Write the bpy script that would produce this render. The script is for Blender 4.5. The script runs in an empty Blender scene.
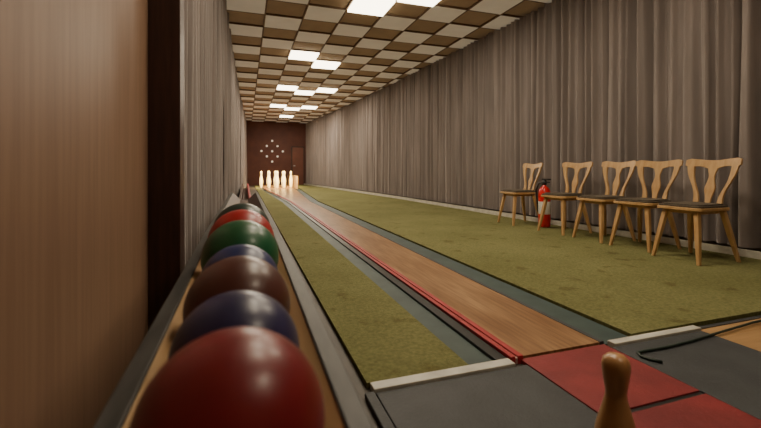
import bpy, math, random
from mathutils import Vector, Matrix
random.seed(4)
S = bpy.context.scene
COL = S.collection

# ---------------------------------------------------------------- materials
def mat(name, c1, c2=None, rough=0.6, scale=8.0, detail=4, lo=0.35, hi=0.65, stretch=(1,1,1), bump=0.0, bscale=60,
        metallic=0.0, emit=None, estr=0.0, coat=0.0, sheen=0.0, kind='noise', spec=0.5):
    m = bpy.data.materials.new(name); m.use_nodes = True
    nt = m.node_tree; N = nt.nodes; L = nt.links
    b = N['Principled BSDF']
    b.inputs['Roughness'].default_value = rough
    b.inputs['Metallic'].default_value = metallic
    b.inputs['Specular IOR Level'].default_value = spec
    b.inputs['Coat Weight'].default_value = coat
    b.inputs['Coat Roughness'].default_value = .2
    b.inputs['Sheen Weight'].default_value = sheen
    tc = N.new('ShaderNodeTexCoord'); mp = N.new('ShaderNodeMapping')
    mp.inputs['Scale'].default_value = stretch
    L.new(tc.outputs['Object'], mp.inputs['Vector'])
    nz = N.new('ShaderNodeTexNoise'); nz.inputs['Scale'].default_value = scale; nz.inputs['Detail'].default_value = detail
    L.new(mp.outputs['Vector'], nz.inputs['Vector'])
    cr = N.new('ShaderNodeValToRGB')
    cr.color_ramp.elements[0].position = lo; cr.color_ramp.elements[1].position = hi
    cr.color_ramp.elements[0].color = (*c1, 1); cr.color_ramp.elements[1].color = (*(c2 or c1), 1)
    L.new(nz.outputs['Fac'], cr.inputs['Fac'])
    L.new(cr.outputs['Color'], b.inputs['Base Color'])
    if bump:
        n2 = N.new('ShaderNodeTexNoise'); n2.inputs['Scale'].default_value = bscale; n2.inputs['Detail'].default_value = 3
        L.new(mp.outputs['Vector'], n2.inputs['Vector'])
        bp = N.new('ShaderNodeBump'); bp.inputs['Strength'].default_value = bump; bp.inputs['Distance'].default_value = 0.01
        L.new(n2.outputs['Fac'], bp.inputs['Height']); L.new(bp.outputs['Normal'], b.inputs['Normal'])
    if emit:
        b.inputs['Emission Color'].default_value = (*emit, 1); b.inputs['Emission Strength'].default_value = estr
    return m

def mulnoise(m, scale, detail, lo, hi, c1, c2, stretch=(1,1,1)):
    nt = m.node_tree; N = nt.nodes; L = nt.links
    b = N['Principled BSDF']; src = b.inputs['Base Color'].links[0].from_socket
    tc = N.new('ShaderNodeTexCoord'); mp = N.new('ShaderNodeMapping'); mp.inputs['Scale'].default_value = stretch
    L.new(tc.outputs['Object'], mp.inputs['Vector'])
    n = N.new('ShaderNodeTexNoise'); n.inputs['Scale'].default_value = scale; n.inputs['Detail'].default_value = detail
    L.new(mp.outputs['Vector'], n.inputs['Vector'])
    cr = N.new('ShaderNodeValToRGB')
    cr.color_ramp.elements[0].position = lo; cr.color_ramp.elements[0].color = (*c1, 1)
    cr.color_ramp.elements[1].position = hi; cr.color_ramp.elements[1].color = (*c2, 1)
    L.new(n.outputs['Fac'], cr.inputs['Fac'])
    mx = N.new('ShaderNodeMix'); mx.data_type = 'RGBA'; mx.blend_type = 'MULTIPLY'; mx.inputs['Factor'].default_value = 1
    L.new(src, mx.inputs[6]); L.new(cr.outputs['Color'], mx.inputs[7])
    L.new(mx.outputs[2], b.inputs['Base Color'])
    return m

M = {}
M['tan'] = mat('tan_wall_panel', (.235,.135,.086), (.28,.168,.108), rough=.5, scale=3, stretch=(1,5,.4), lo=.2, hi=.8)
mulnoise(M['tan'], 6, 8, .35, .65, (.88,.86,.84), (1.05,1.05,1.05), stretch=(1,9,.35))
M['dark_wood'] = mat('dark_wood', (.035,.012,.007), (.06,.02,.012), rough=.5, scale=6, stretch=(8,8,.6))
M['plaster'] = mat('plaster', (.30,.25,.2), (.33,.28,.22), rough=.9)
M['endwall'] = mat('maroon_wall', (.085,.022,.012), (.11,.03,.016), rough=.6, scale=3)
M['doorpanel'] = mat('door_panel', (.13,.04,.022), (.16,.05,.028), rough=.5, scale=3)
M['curtain'] = mat('curtain_cloth', (.21,.18,.170), (.275,.235,.22), rough=.8, scale=5, stretch=(1,1,.15), sheen=.2, bump=.15, bscale=120, spec=.2)
M['ctile'] = mat('ceiling_tile_beige_glow', (.76,.68,.54), (.82,.74,.60), rough=.8, scale=3, emit=(1,.86,.64), estr=.12)  # added emission stands in for light on the beige tiles; not lamps
M['cbrown'] = mat('ceiling_tile_brown_glow', (.34,.235,.14), (.40,.28,.17), rough=.7, scale=3, emit=(.55,.36,.2), estr=.05)  # faint warm self-glow added to lighten the brown tiles; they are unlit panels
M['cframe'] = mat('ceiling_frame', (.16,.10,.06), (.19,.12,.07), rough=.6)
M['lamp'] = mat('lamp_diffuser', (.9,.86,.75), rough=.5, emit=(1,.86,.62), estr=9)
M['carpet'] = mat('olive_carpet', (.140,.138,.055), (.185,.182,.078), rough=.95, scale=1.3, detail=5, lo=.3, hi=.7, bump=.5, bscale=160, spec=.1)
mulnoise(M['carpet'], 60, 6, .3, .7, (.76,.76,.75), (1.2,1.2,1.18))
mulnoise(M['carpet'], 6, 9, .32, .40, (.74,.70,.64), (1,1,1))
M['lane'] = mat('lane_wood', (.23,.130,.068), (.38,.235,.125), rough=.3, scale=4, detail=8, stretch=(14,.8,1), bump=.05)
mulnoise(M['lane'], 2.2, 6, .3, .65, (.68,.58,.5), (1.08,1.05,1.0), stretch=(3,.7,1))
M['gutter'] = mat('teal_gutter', (.024,.045,.043), (.04,.068,.064), rough=.6, scale=5)
M['red'] = mat('red_paint', (.33,.014,.020), (.40,.024,.03), rough=.45, scale=5)
M['redmat'] = mat('red_mat', (.18,.010,.013), (.24,.019,.021), rough=.65, scale=7, detail=8, bump=.2, bscale=90)
mulnoise(M['redmat'], 3, 8, .3, .6, (.7,.7,.7), (1,1,1))
M['pink'] = mat('pale_edge', (.50,.25,.23), (.55,.32,.28), rough=.5)
M['grey'] = mat('grey_rubber', (.032,.034,.038), (.045,.049,.053), rough=.65, scale=6, detail=8, bump=.2, bscale=90)
M['floor'] = mat('floor_lino', (.05,.045,.04), (.07,.06,.05), rough=.6)
M['white'] = mat('white_trim', (.46,.44,.38), (.60,.58,.51), rough=.5, scale=12)
M['parquet'] = mat('parquet', (.30,.17,.07), (.42,.25,.11), rough=.4, scale=3, detail=6, stretch=(1,12,1))
M['beech'] = mat('beech_wood', (.44,.255,.10), (.54,.34,.155), rough=.4, scale=5, stretch=(6,6,.8))
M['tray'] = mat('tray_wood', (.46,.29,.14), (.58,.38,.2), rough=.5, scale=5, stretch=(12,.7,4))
M['rail'] = mat('dark_rail', (.018,.019,.019), (.045,.045,.042), rough=.5, scale=20, stretch=(3,.5,1))
M['pad'] = mat('seat_cloth', (.07,.055,.04), (.10,.08,.055), rough=.9, scale=60)
M['pin'] = mat('ivory_pin', (.85,.72,.42), (.88,.77,.48), rough=.35)
M['pinwood'] = mat('turned_wood', (.36,.18,.07), (.46,.25,.10), rough=.35, scale=8, stretch=(4,4,.8), coat=.2)
M['extred'] = mat('extinguisher_red', (.55,.012,.012), rough=.3)
M['black'] = mat('black_plastic', (.015,.015,.015), rough=.4)
M['label'] = mat('label', (.7,.7,.65), (.6,.6,.56), scale=40)
M['cord'] = mat('green_cord', (.015,.03,.022), rough=.5)
M['metal'] = mat('metal', (.4,.4,.4), rough=.3, metallic=1)
M['dot'] = mat('indicator_lamp', (.6,.55,.5), rough=.4, emit=(1,.85,.7), estr=.5)

# ---------------------------------------------------------------- mesh builder
class MB:
    def __init__(s): s.v=[]; s.f=[]; s.m=[]; s.sm=[]; s.mats=[]
    def mi(s, k):
        if k not in s.mats: s.mats.append(k)
        return s.mats.index(k)
    def add(s, vs, fs, k, smooth=False):
        o=len(s.v); s.v += [tuple(v) for v in vs]; i=s.mi(k)
        for f in fs: s.f.append([a+o for a in f]); s.m.append(i); s.sm.append(smooth)
    def box(s, x0,x1,y0,y1,z0,z1,k):
        vs=[(x0,y0,z0),(x1,y0,z0),(x1,y1,z0),(x0,y1,z0),(x0,y0,z1),(x1,y0,z1),(x1,y1,z1),(x0,y1,z1)]
        s.add(vs,[(0,3,2,1),(4,5,6,7),(0,1,5,4),(1,2,6,5),(2,3,7,6),(3,0,4,7)],k)
    def prism(s, out, fn, k, smooth=False):
        n=len(out); vs=[fn(a,b,0) for a,b in out]+[fn(a,b,1) for a,b in out]
        fs=[tuple(range(n))[::-1], tuple(range(n,2*n))]+[(i,(i+1)%n,n+(i+1)%n,n+i) for i in range(n)]
        s.add(vs,fs,k,smooth)
    def ribbon(s, L, R, fn, k):
        n=len(L)
        vs=[fn(a,b,0) for a,b in L]+[fn(a,b,0) for a,b in R]+[fn(a,b,1) for a,b in L]+[fn(a,b,1) for a,b in R]
        fs=[]
        for i in range(n-1):
            fs+= [(i,i+1,n+i+1,n+i),(2*n+i,3*n+i,3*n+i+1,2*n+i+1),(i,2*n+i,2*n+i+1,i+1),(n+i,n+i+1,3*n+i+1,3*n+i)]
        fs+=[(0,n,3*n,2*n),(n-1,2*n-1,4*n-1,3*n-1)]
        s.add(vs,fs,k)
    def lathe(s, prof, c, k, seg=28):
        vs=[];fs=[];n=len(prof)
        for r,z in prof:
            for j in range(seg):
                a=2*math.pi*j/seg; vs.append((c[0]+r*math.cos(a),c[1]+r*math.sin(a),c[2]+z))
        for i in range(n-1):
            for j in range(seg):
                fs.append((i*seg+j,i*seg+(j+1)%seg,(i+1)*seg+(j+1)%seg,(i+1)*seg+j))
        fs.append(tuple(range(seg))[::-1]); fs.append(tuple(range((n-1)*seg,n*seg)))
        s.add(vs,fs,k,True)
    def tube(s, pts, rad, k, seg=10):
        vs=[];fs=[];n=len(pts)
        rads = rad if isinstance(rad,(list,tuple)) else [rad]*n
        for i,p in enumerate(pts):
            p=Vector(p); a=Vector(pts[max(i-1,0)]); b=Vector(pts[min(i+1,n-1)])
            d=(b-a).normalized(); up=Vector((0,0,1)) if abs(d.z)<.9 else Vector((1,0,0))
            u=d.cross(up).normalized(); w=d.cross(u)
            for j in range(seg):
                t=2*math.pi*j/seg; vs.append(p+(u*math.cos(t)+w*math.sin(t))*rads[i])
        for i in range(n-1):
            for j in range(seg):
                fs.append((i*seg+j,i*seg+(j+1)%seg,(i+1)*seg+(j+1)%seg,(i+1)*seg+j))
        fs.append(tuple(range(seg))[::-1]); fs.append(tuple(range((n-1)*seg,n*seg)))
        s.add(vs,fs,k,True)
    def mesh(s, name):
        me=bpy.data.meshes.new(name); me.from_pydata(s.v,[],s.f)
        for k in s.mats: me.materials.append(M[k] if isinstance(k,str) else k)
        me.polygons.foreach_set('material_index', s.m); me.polygons.foreach_set('use_smooth', s.sm)
        me.update()
        import bmesh
        bm=bmesh.new(); bm.from_mesh(me); bmesh.ops.recalc_face_normals(bm,faces=bm.faces); bm.to_mesh(me); bm.free()
        return me
    def obj(s, name, bevel=0, loc=(0,0,0), parent=None):
        o=bpy.data.objects.new(name, s.mesh(name)); COL.objects.link(o); o.location=loc
        if parent: o.parent=parent
        if bevel:
            b=o.modifiers.new('bevel','BEVEL'); b.width=bevel; b.segments=2; b.limit_method='ANGLE'
        return o

def slab(name, x0,x1,y0,y1,z0,z1,k,bevel=0):
    b=MB(); b.box(x0,x1,y0,y1,z0,z1,k); return b.obj(name,bevel)

H=3.3
YB=-2.5; YE=21.6
# ---------------------------------------------------------------- shell
slab('floor', -.7,4.8,YB-.1,YE+.1,-.1,0,'floor')
slab('wall_right', 4.62,4.75,YB,YE,0,H+.2,'plaster')
slab('wall_back', -.7,4.75,YB-.12,YB,0,H+.2,'plaster')
slab('wall_far', -.7,4.75,YE,YE+.12,0,H+.2,'endwall')
b=MB(); b.box(-.52,-.42,YB,2.06,0,H+.2,'tan'); b.box(-.70,-.60,2.06,YE,0,H+.2,'plaster'); b.box(-.6,-.52,1.98,2.06,0,H+.2,'tan'); b.obj('wall_left')
b=MB(); b.box(-.60,-.288,2.063,2.20,0,H,'dark_wood'); b.obj('door_frame_post',.004)

# ceiling with coffered checker tiles
T=.6; cx0=1.8; cy0=5.8
lamps=[(0,0),(1,-1),(0,6),(-1,5),(0,12),(-1,11),(1,11),(-1,17),(0,18),(1,17),(0,22),(0,-10),(-1,-7),(-1,-5),(1,-5)]
lampset=sorted({l for l in lamps if (l[0]+l[1])%2==0})
b=MB(); b.box(-.7,4.75,YB-.1,YE+.1,H+.2,H+.26,'cframe')
lb=MB()
i0=-4; i1=5; j0=int((YB-cy0)/T)-1; j1=int((YE-cy0)/T)+1
for i in range(i0,i1+1):
    for j in range(j0,j1+1):
        xc=cx0+i*T; yc=cy0+j*T
        xa=max(xc-T/2,-.6); xb=min(xc+T/2,4.62); ya=max(yc-T/2,YB); yb=min(yc+T/2,YE)
        if xb-xa<.05 or yb-ya<.05: continue
        w=.010
        light=(i+j)%2==0
        if (i,j) in lampset:
            b.box(xa,xb,ya,yb,H+.06,H+.1,'cframe')
            lb.box(xa+w,xb-w,ya+w,yb-w,H-.03,H+.05,'lamp')
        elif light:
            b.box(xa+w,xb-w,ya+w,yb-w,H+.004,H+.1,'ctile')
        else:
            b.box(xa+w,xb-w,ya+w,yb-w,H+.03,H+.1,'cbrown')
b.box(-.7,4.75,YB,YE,H+.1,H+.2,'cframe')
for i in range(i0,i1+2):
    x=cx0+(i-.5)*T
    if -.6<x<4.62: b.box(x-.012,x+.012,YB,YE,H+.0,H+.1,'cframe')
for j in range(j0,j1+2):
    y=cy0+(j-.5)*T
    if YB<y<YE: b.box(-.6,4.62,y-.012,y+.012,H+.002,H+.1,'cframe')
b.obj('ceiling'); lb.obj('ceiling_light_panel')

# ---------------------------------------------------------------- curtains
def curtain(name, path, z0, z1, amp=.045, per=.13, seed=1):
    rnd=random.Random(seed)
    pts=[Vector((x,y)) for y,x in path]
    lens=[0]
    for a,c in zip(pts,pts[1:]): lens.append(lens[-1]+(c-a).length)
    tot=lens[-1]; step=.0125; n=int(tot/step)
    levels=9; vs=[];fs=[]
    ph=0; per_c=per; prof=[]
    a_c=amp
    for i in range(n+1):
        if ph//(2*math.pi)!=(ph+2*math.pi*step/per_c)//(2*math.pi):
            per_c=per*rnd.uniform(.6,1.5); a_c=amp*rnd.uniform(.5,1.3)
        ph+=2*math.pi*step/per_c
        prof.append((ph,a_c,i*step))
    for i,(ph,a,s) in enumerate(prof):
        am=sum(p[1] for p in prof[max(0,i-4):i+5])/len(prof[max(0,i-4):i+5])
        k=0
        while k<len(lens)-2 and lens[k+1]<s: k+=1
        t=min(1,(s-lens[k])/(lens[k+1]-lens[k])); p=pts[k].lerp(pts[k+1],t)
        d=(pts[k+1]-pts[k]).normalized(); nn=Vector((d.y,-d.x))
        for l in range(levels):
            z=l/(levels-1)
            w=math.sin(ph+ .35*math.sin(s*5+z*3)*(1-z))+.3*math.sin(2.3*ph+1.3)
            o=w*am*(1.0-.35*z)+.012*math.sin(s*9+z*4)
            q=p+nn*o+d*(.012*math.sin(ph*.5+z*5)*(1-z))
            vs.append((q.x,q.y,z0+(z1-z0)*z))
    for i in range(n):
        for l in range(levels-1):
            a=i*levels+l; fs.append((a,a+levels,a+levels+1,a+1))
    b=MB(); b.add(vs,fs,'curtain',True)
    return b.obj(name)
RP=[(-2.3,4.47),(2.3,4.40),(6,4.25),(10.3,4.07),(14.8,3.75),(21.5,3.1)]
curtain('curtain', RP, .09, H-.01, amp=.065, per=.13, seed=3)
curtain('curtain', [(2.26,-.37),(5.6,-.30)], .02, H-.01, amp=.042, per=.12, seed=8)
curtain('curtain', [(5.75,-.31),(13.9,-.20)], .02, H-.01, amp=.04, per=.13, seed=11)
curtain('curtain', [(14.0,-.19),(21.4,.02)], .02, H-.01, amp=.04, per=.13, seed=12)
b=MB()
Lp=[(x-.155,y) for y,x in RP]; Rp=[(x-.13,y) for y,x in RP]
b.ribbon(Lp,Rp,lambda a,c,s:(a,c,.0+.085*s),'white')
b.obj('baseboard_right')

# far wall: door and indicator
b=MB(); b.box(2.35,2.93,YE-.05,YE-.002,0,2.0,'doorpanel')
for x0,x1,z0,z1 in [(2.29,2.35,0,2.06),(2.93,2.99,0,2.06),(2.29,2.99,2.0,2.06)]: b.box(x0,x1,YE-.07,YE-.002,z0,z1,'dark_wood')
b.box(2.40,2.50,YE-.09,YE-.05,1.0,1.05,'metal')
b.obj('door_1',.004)
b=MB()
for (dx,dz) in [(0,2),(-1,1),(1,1),(-2,0),(0,0),(2,0),(-1,-1),(1,-1),(0,-2)]:
    x=1.32+dx*.27; z=1.78+dz*.27
    seg=14; vs=[]
    for r,y in [(.055,YE-.002),(.055,YE-.03),(.03,YE-.045)]:
        for q in range(seg):
            a=2*math.pi*q/seg; vs.append((x+r*math.cos(a),y,z+r*math.sin(a)))
    fs=[(u*seg+q,u*seg+(q+1)%seg,(u+1)*seg+(q+1)%seg,(u+1)*seg+q) for u in range(2) for q in range(seg)]+[tuple(range(2*seg,3*seg))]
    b.add(vs,fs,'dot')
# thin wiring conduit down to the floor
b.box(1.31,1.33,YE-.014,YE-.002,0,1.2,'endwall')
b.obj('pin_indicator_lights')

# ---------------------------------------------------------------- lane, carpets
lane=bpy.data.objects.new('bowling_lane',None); COL.objects.link(lane)
def strip(name, Ys, XL, XR, z0, z1, k, bevel=0, parent=None):
    b=MB(); b.ribbon(list(zip(XL,Ys)),list(zip(XR,Ys)),lambda a,c,s:(a,c,z0+(z1-z0)*s),k); return b.obj(name,bevel,parent=parent)
Y0=1.40
strip('lane_bed', [Y0,10,17,18.8],[1.09,1.09,.78,.70],[1.52,1.52,1.95,2.0],0,.02,'lane',parent=lane)
b=MB(); Yr=[1.38,10,17]
for dx0,dx1,z,k in [(0,.022,.034,'red'),(.022,.034,.026,'pink'),(.034,.06,.034,'red')]:
    X=[1.03,1.03,.72]
    b.ribbon([(x+dx0,y) for x,y in zip(X,Yr)],[(x+dx1,y) for x,y in zip(X,Yr)],lambda a,c,s,z=z:(a,c,z*s),k)
b.obj('lane_rail',.002,parent=lane)
strip('gutter_left',[Y0,10,17],[.85,.85,.60],[1.03,1.03,.72],0,.006,'gutter',parent=lane)
strip('gutter_left_ledge',[Y0,10,17],[.975,.975,.68],[1.028,1.028,.718],.006,.02,'black',parent=lane)
strip('gutter_right',[Y0,10,17],[1.52,1.52,1.95],[1.73,1.73,2.15],0,.006,'gutter',parent=lane)
strip('edge_board',[Y0,10,17],[1.521,1.521,1.951],[1.545,1.545,1.975],.0065,.022,'grey',parent=lane)
b=MB(); b.box(.66,2.02,18.81,20.9,0,.05,'lane'); b.obj('pin_deck',parent=lane)
b=MB()
b.ribbon([(2.03,17.1),(2.03,20.9)],[(2.10,17.1),(2.10,20.9)],lambda a,c,s:(a,c,.0 if s==0 else .55),'tray')
b.obj('pin_deck_side_board',parent=lane)
strip('carpet',[Y0,10,17,21.5],[.42,.42,.42,.42],[.845,.845,.595,.595],0,.022,'carpet')
strip('carpet',[Y0+.02,10,17,21.5],[1.735,1.735,2.155,2.155],[4.275,3.92,3.38,2.93],0,.022,'carpet')
slab('trim_1', .43,1.025,1.345,1.395,0,.026,'white',.003)
slab('trim_2', 1.56,2.12,1.355,1.395,0,.026,'white',.003)
slab('trim_3', .395,.43,YB+.2,1.345,0,.02,'grey',.003)
slab('trim_4', 2.125,4.2,1.375,1.395,0,.012,'grey')
slab('rubber_mat', .435,1.075,YB+.3,1.34,0,.016,'grey',.003)
slab('rubber_mat', 1.535,2.11,YB+.3,1.35,0,.016,'grey',.003)
b=MB(); b.box(1.08,1.53,.985,1.385,0,.017,'redmat'); b.box(1.08,1.53,YB+.3,.965,0,.017,'redmat'); b.box(1.08,1.53,.965,.985,0,.012,'black')
b.obj('red_approach_mat',.002)
b=MB()
for i in range(14):
    for j in range(5):
        xa=2.125+j*.42; xb=min(xa+.418,4.2)
        ya=YB+.3+i*.268; yb=min(ya+.266,1.37)
        b.box(xa,xb,ya,yb,0,.01,'parquet')
b.obj('parquet_floor')

b=MB()
pp=[(0,0),(.03,0),(.045,.02),(.06,.10),(.075,.20),(.078,.27),(.068,.36),(.048,.44),(.036,.49),(.036,.52),(.046,.57),(.048,.60),(.04,.635),(.02,.655),(.0,.66)]
cxp=1.25; cyp=17.1
for dx,dy in [(0,0),(-1,1),(1,1),(-2,2),(0,2),(2,2),(-1,3),(1,3),(0,4)]:
    b.lathe([(max(r,.0005)*1.0,z*1.12) for r,z in pp],(cxp+dx*.31+.0,cyp+dy*.31,.021),'pin',18)
b.obj('bowling_pins')

# ---------------------------------------------------------------- ball rack (slopes up gently towards the far end)
XC=-.010; zr=.565; SL=.02
def rise(y): return SL*(min(y,1.5)-.35)
rack=bpy.data.objects.new('ball_rack',None); COL.objects.link(rack)
def rack_section(ya,yb,inner,full=True):
    b=MB()
    b.box(XC+.098,XC+.122,ya,yb,zr-.055,zr,'rail'); b.box(XC-.122,XC-.098,ya,yb,zr-.055,zr,'rail')
    fn=lambda a,c,s:(a,ya if s==0 else yb,c)
    b.prism([(XC+.098,zr-.004),(XC+.035,zr-.065),(XC+.035,zr-.09),(XC+.098,zr-.05)],fn,inner)
    b.prism([(XC-.098,zr-.004),(XC-.098,zr-.05),(XC-.035,zr-.09),(XC-.035,zr-.065)],fn,inner)
    b.box(XC-.036,XC+.036,ya,yb,zr-.10,zr-.069,inner)
    b.box(XC-.11,XC+.11,ya,yb,zr-.2,zr-.101,'dark_wood')
    b.v=[(x,y,z+rise(y)) for x,y,z in b.v]
    return b
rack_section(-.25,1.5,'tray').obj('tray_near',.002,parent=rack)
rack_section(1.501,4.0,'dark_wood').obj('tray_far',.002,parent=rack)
b=MB()
for y in (-.1,1.3,2.6,3.8):
    b.box(XC-.09,XC+.09,y-.04,y+.04,0,zr-.20+rise(y),'dark_wood')
b.obj('leg',parent=rack)
b=MB(); b.box(-.10,-.06,4.05,13.8,0,.36,'dark_wood'); b.box(.05,.09,4.05,13.8,0,.36,'red'); b.box(-.06,.05,4.05,13.8,0,.2,'dark_wood'); b.obj('ball_return_track',.004)

cols=[('ball_crimson',(.15,.005,.009),(.20,.009,.014)),('ball_indigo',(.014,.012,.060),(.028,.022,.09)),
      ('ball_brown',(.075,.018,.013),(.10,.03,.022)),('ball_blue',(.010,.018,.10),(.018,.03,.14)),
      ('ball_green',(.005,.085,.028),(.009,.12,.045)),('ball_red',(.36,.010,.012),(.43,.02,.02)),
      ('ball_dark_green',(.004,.022,.016),(.008,.035,.026))]
rads=[.0770,.074,.079,.074,.085,.086,.086]
y=.360; prev=None
for k,((n,c1,c2),r) in enumerate(zip(cols,rads)):
    if prev: y+=prev+r+.0005
    prev=r
    zc=.583+(r-.08)*1.3+SL*(y-.35)+(.006 if k==0 else 0)-(.003 if k in(2,3,4) else 0)
    bpy.ops.mesh.primitive_uv_sphere_add(segments=64,ring_count=40,radius=r,location=(XC,y,zc))
    o=bpy.context.object; o.name='bowling_ball'; o.data.name='bowling_ball'
    for p in o.data.polygons: p.use_smooth=True
    o.data.materials.append(mat(n,c1,c2,rough=.36,scale=9,detail=10,lo=.4,hi=.62,bump=.03,bscale=40,coat=.12))

# ---------------------------------------------------------------- chairs
def chair_mesh():
    b=MB()
    def seat_outline(g):
        pts=[]
        for sx,sy,a0 in [(1,1,0),(-1,1,90),(-1,-1,180),(1,-1,270)]:
            hw=(.20 if sx<0 else .175)+g; hx=.20+g; rr=.045
            for q in range(6):
                a=math.radians(a0+q*18); pts.append((sx*(hx-rr)+rr*math.cos(a), sy*(hw-rr)+rr*math.sin(a)))
        return pts
    b.prism(seat_outline(0),lambda a,c,s:(a,c,.435+.026*s),'beech')
    b.prism(seat_outline(-.008),lambda a,c,s:(a,c,.4615+.016*s),'pad')
    b.prism(seat_outline(-.03),lambda a,c,s:(a,c,.4775+.012*s),'pad')
    b.prism(seat_outline(-.05),lambda a,c,s:(a,c,.405+.03*s),'beech')
    for sx in (-1,1):
        for sy in (-1,1):
            top=Vector((sx*.145,sy*.135,.43)); bot=Vector((sx*.215 if sx<0 else .235,sy*.20,0))
            vs=[]
            for p,w in ((bot,.0125),(top.lerp(bot,.45),.0185),(top,.0195)):
                for u,v in ((-1,-1),(1,-1),(1,1),(-1,1)): vs.append((p.x+u*w,p.y+v*w,p.z))
            b.add(vs,[(3,2,1,0),(8,9,10,11)]+[(4*k+i,4*k+(i+1)%4,4*k+4+(i+1)%4,4*k+4+i) for k in (0,1) for i in range(4)],'beech')
    def bp(w,h,s,t=.022):
        x=.15+ .24*(h/.45)*.42 + .06*(w/.22)**2*-.35
        return (x+(t*s), w, .455+h*.985)
    N=13; T_=[];B_=[]
    for i in range(N):
        u=-1+2*i/(N-1)
        w=u*.230
        T_.append((w,.425-.010*math.cos(u*math.pi) -.022*max(0,abs(u)-.85)/.15*.6))
        B_.append((w,.345+.022*u*u-.012*math.cos(u*2*math.pi)+.03*max(0,abs(u)-.85)/.15*.5))
    b.ribbon(T_,B_,bp,'beech')
    def stile(sgn):
        Lp=[];Rp=[]
        for i in range(13):
            q=i/12; h=-.02+.40*q
            c=sgn*(.105+.035*q+.045*q*q - .014*math.sin(q*math.pi*2))
            hw=.018+.006*math.cos(q*math.pi*2)+.006*q
            Lp.append((c-hw,h));Rp.append((c+hw,h))
        b.ribbon(Lp,Rp,bp,'beech')
    stile(1);stile(-1)
    Lp=[];Rp=[]
    for i in range(19):
        q=i/18; h=-.02+.395*q
        hw=.022+.022*math.exp(-((q-.45)/.16)**2)+.03*max(0,q-.75)/.25
        Lp.append((-hw,h));Rp.append((hw,h))
    b.ribbon(Lp,Rp,lambda w,h,s:bp(w,h,s,.018),'beech')
    return b.mesh('dining_chair')
cm=chair_mesh()
for (x,y,rz) in [(3.715,2.44,-3),(3.80,2.97,4),(3.80,3.46,-3),(3.78,4.02,3),(3.76,4.86,-5)]:
    o=bpy.data.objects.new('dining_chair',cm); COL.objects.link(o); o.location=(x,y,.0225); o.rotation_euler=(0,0,math.radians(rz))
    m=o.modifiers.new('bevel','BEVEL'); m.width=.004; m.segments=2; m.limit_method='ANGLE'

# fire extinguisher
b=MB(); c=(3.86,4.45,.0225)
b.lathe([(.06,0),(.075,.01),(.078,.03),(.078,.46),(.07,.51),(.045,.545),(.025,.56),(.025,.58)],c,'extred')
b.lathe([(.0785,.18),(.0788,.181),(.0788,.35),(.0785,.351)],c,'label')
b.lathe([(.028,.575),(.03,.58),(.03,.62),(.02,.64)],c,'black')
b.box(c[0]-.02,c[0]+.02,c[1]-.10,c[1]+.03,c[2]+.64,c[2]+.66,'black')
b.box(c[0]-.015,c[0]+.015,c[1]-.09,c[1]+.0,c[2]+.605,c[2]+.62,'black')
b.tube([(c[0],c[1]+.03,c[2]+.61),(c[0]-.02,c[1]+.09,c[2]+.60),(c[0]-.04,c[1]+.115,c[2]+.5),(c[0]-.03,c[1]+.11,c[2]+.35),(c[0]-.02,c[1]+.10,c[2]+.2)],.011,'black')
b.obj('fire_extinguisher')

# foreground wooden pin
b=MB()
prof=[(.0,0),(.030,0),(.034,.01),(.042,.08),(.047,.14),(.047,.18),(.039,.235),(.028,.275),(.0215,.300),(.0205,.312),(.0235,.330),(.0265,.352),(.028,.370),(.0255,.383),(.018,.391),(.008,.395),(.0005,.3955)]
b.lathe([(max(r,.0005),z*.98) for r,z in prof],(.757,.655,.0165),'pinwood',40)
b.obj('wooden_skittle_pin')

# cord
b=MB()
pts=[(1.60,1.17),(1.575,1.20),(1.565,1.235),(1.585,1.265),(1.64,1.265),(1.75,1.262),(1.9,1.27),(2.05,1.285),(2.2,1.30),(2.45,1.325),(2.8,1.33),(3.2,1.28)]
b.tube([(x,y,.0165+.006) for x,y in pts],.006,'cord')
b.obj('green_cord')

# ---------------------------------------------------------------- lights
def area(name,loc,size,power,col=(1,.84,.63),rot=(0,0,0)):
    l=bpy.data.lights.new(name,'AREA'); l.shape='SQUARE'; l.size=size; l.energy=power; l.color=col
    o=bpy.data.objects.new(name,l); o.location=loc; o.rotation_euler=rot; COL.objects.link(o); return o
for (i,j) in lampset:
    p=38 if j>=0 else 22
    if j==0: p=30
    if j<=-6: p=12
    if j>=17: p=42
    area('ceiling_lamp_light',(cx0+i*T,cy0+j*T,H-.035),.5,p)
for x in (.75,1.75):
    sp=bpy.data.lights.new('pin_spotlight','SPOT'); sp.energy=3500; sp.spot_size=math.radians(34); sp.spot_blend=.7; sp.color=(1,.72,.34); sp.shadow_soft_size=.1
    o=bpy.data.objects.new('pin_spotlight',sp); COL.objects.link(o); o.location=(x,14.6,H-.15)
    o.rotation_euler=(Vector((1.25,17.9,.25))-Vector(o.location)).to_track_quat('-Z','Y').to_euler()

w=bpy.data.worlds.new('World'); S.world=w; w.use_nodes=True
w.node_tree.nodes['Background'].inputs[0].default_value=(.5,.45,.4,1); w.node_tree.nodes['Background'].inputs[1].default_value=.1

# ---------------------------------------------------------------- camera
cam=bpy.data.cameras.new('camera'); co=bpy.data.objects.new('camera',cam); COL.objects.link(co)
co.location=(0,0,.8); co.rotation_euler=(math.radians(90),0,math.radians(-18.65))
cam.sensor_width=36; cam.lens=400/761*36; cam.shift_y=-44/761; cam.clip_start=.02
cam.dof.use_dof=True; cam.dof.focus_distance=4.5; cam.dof.aperture_fstop=4.0
S.camera=co
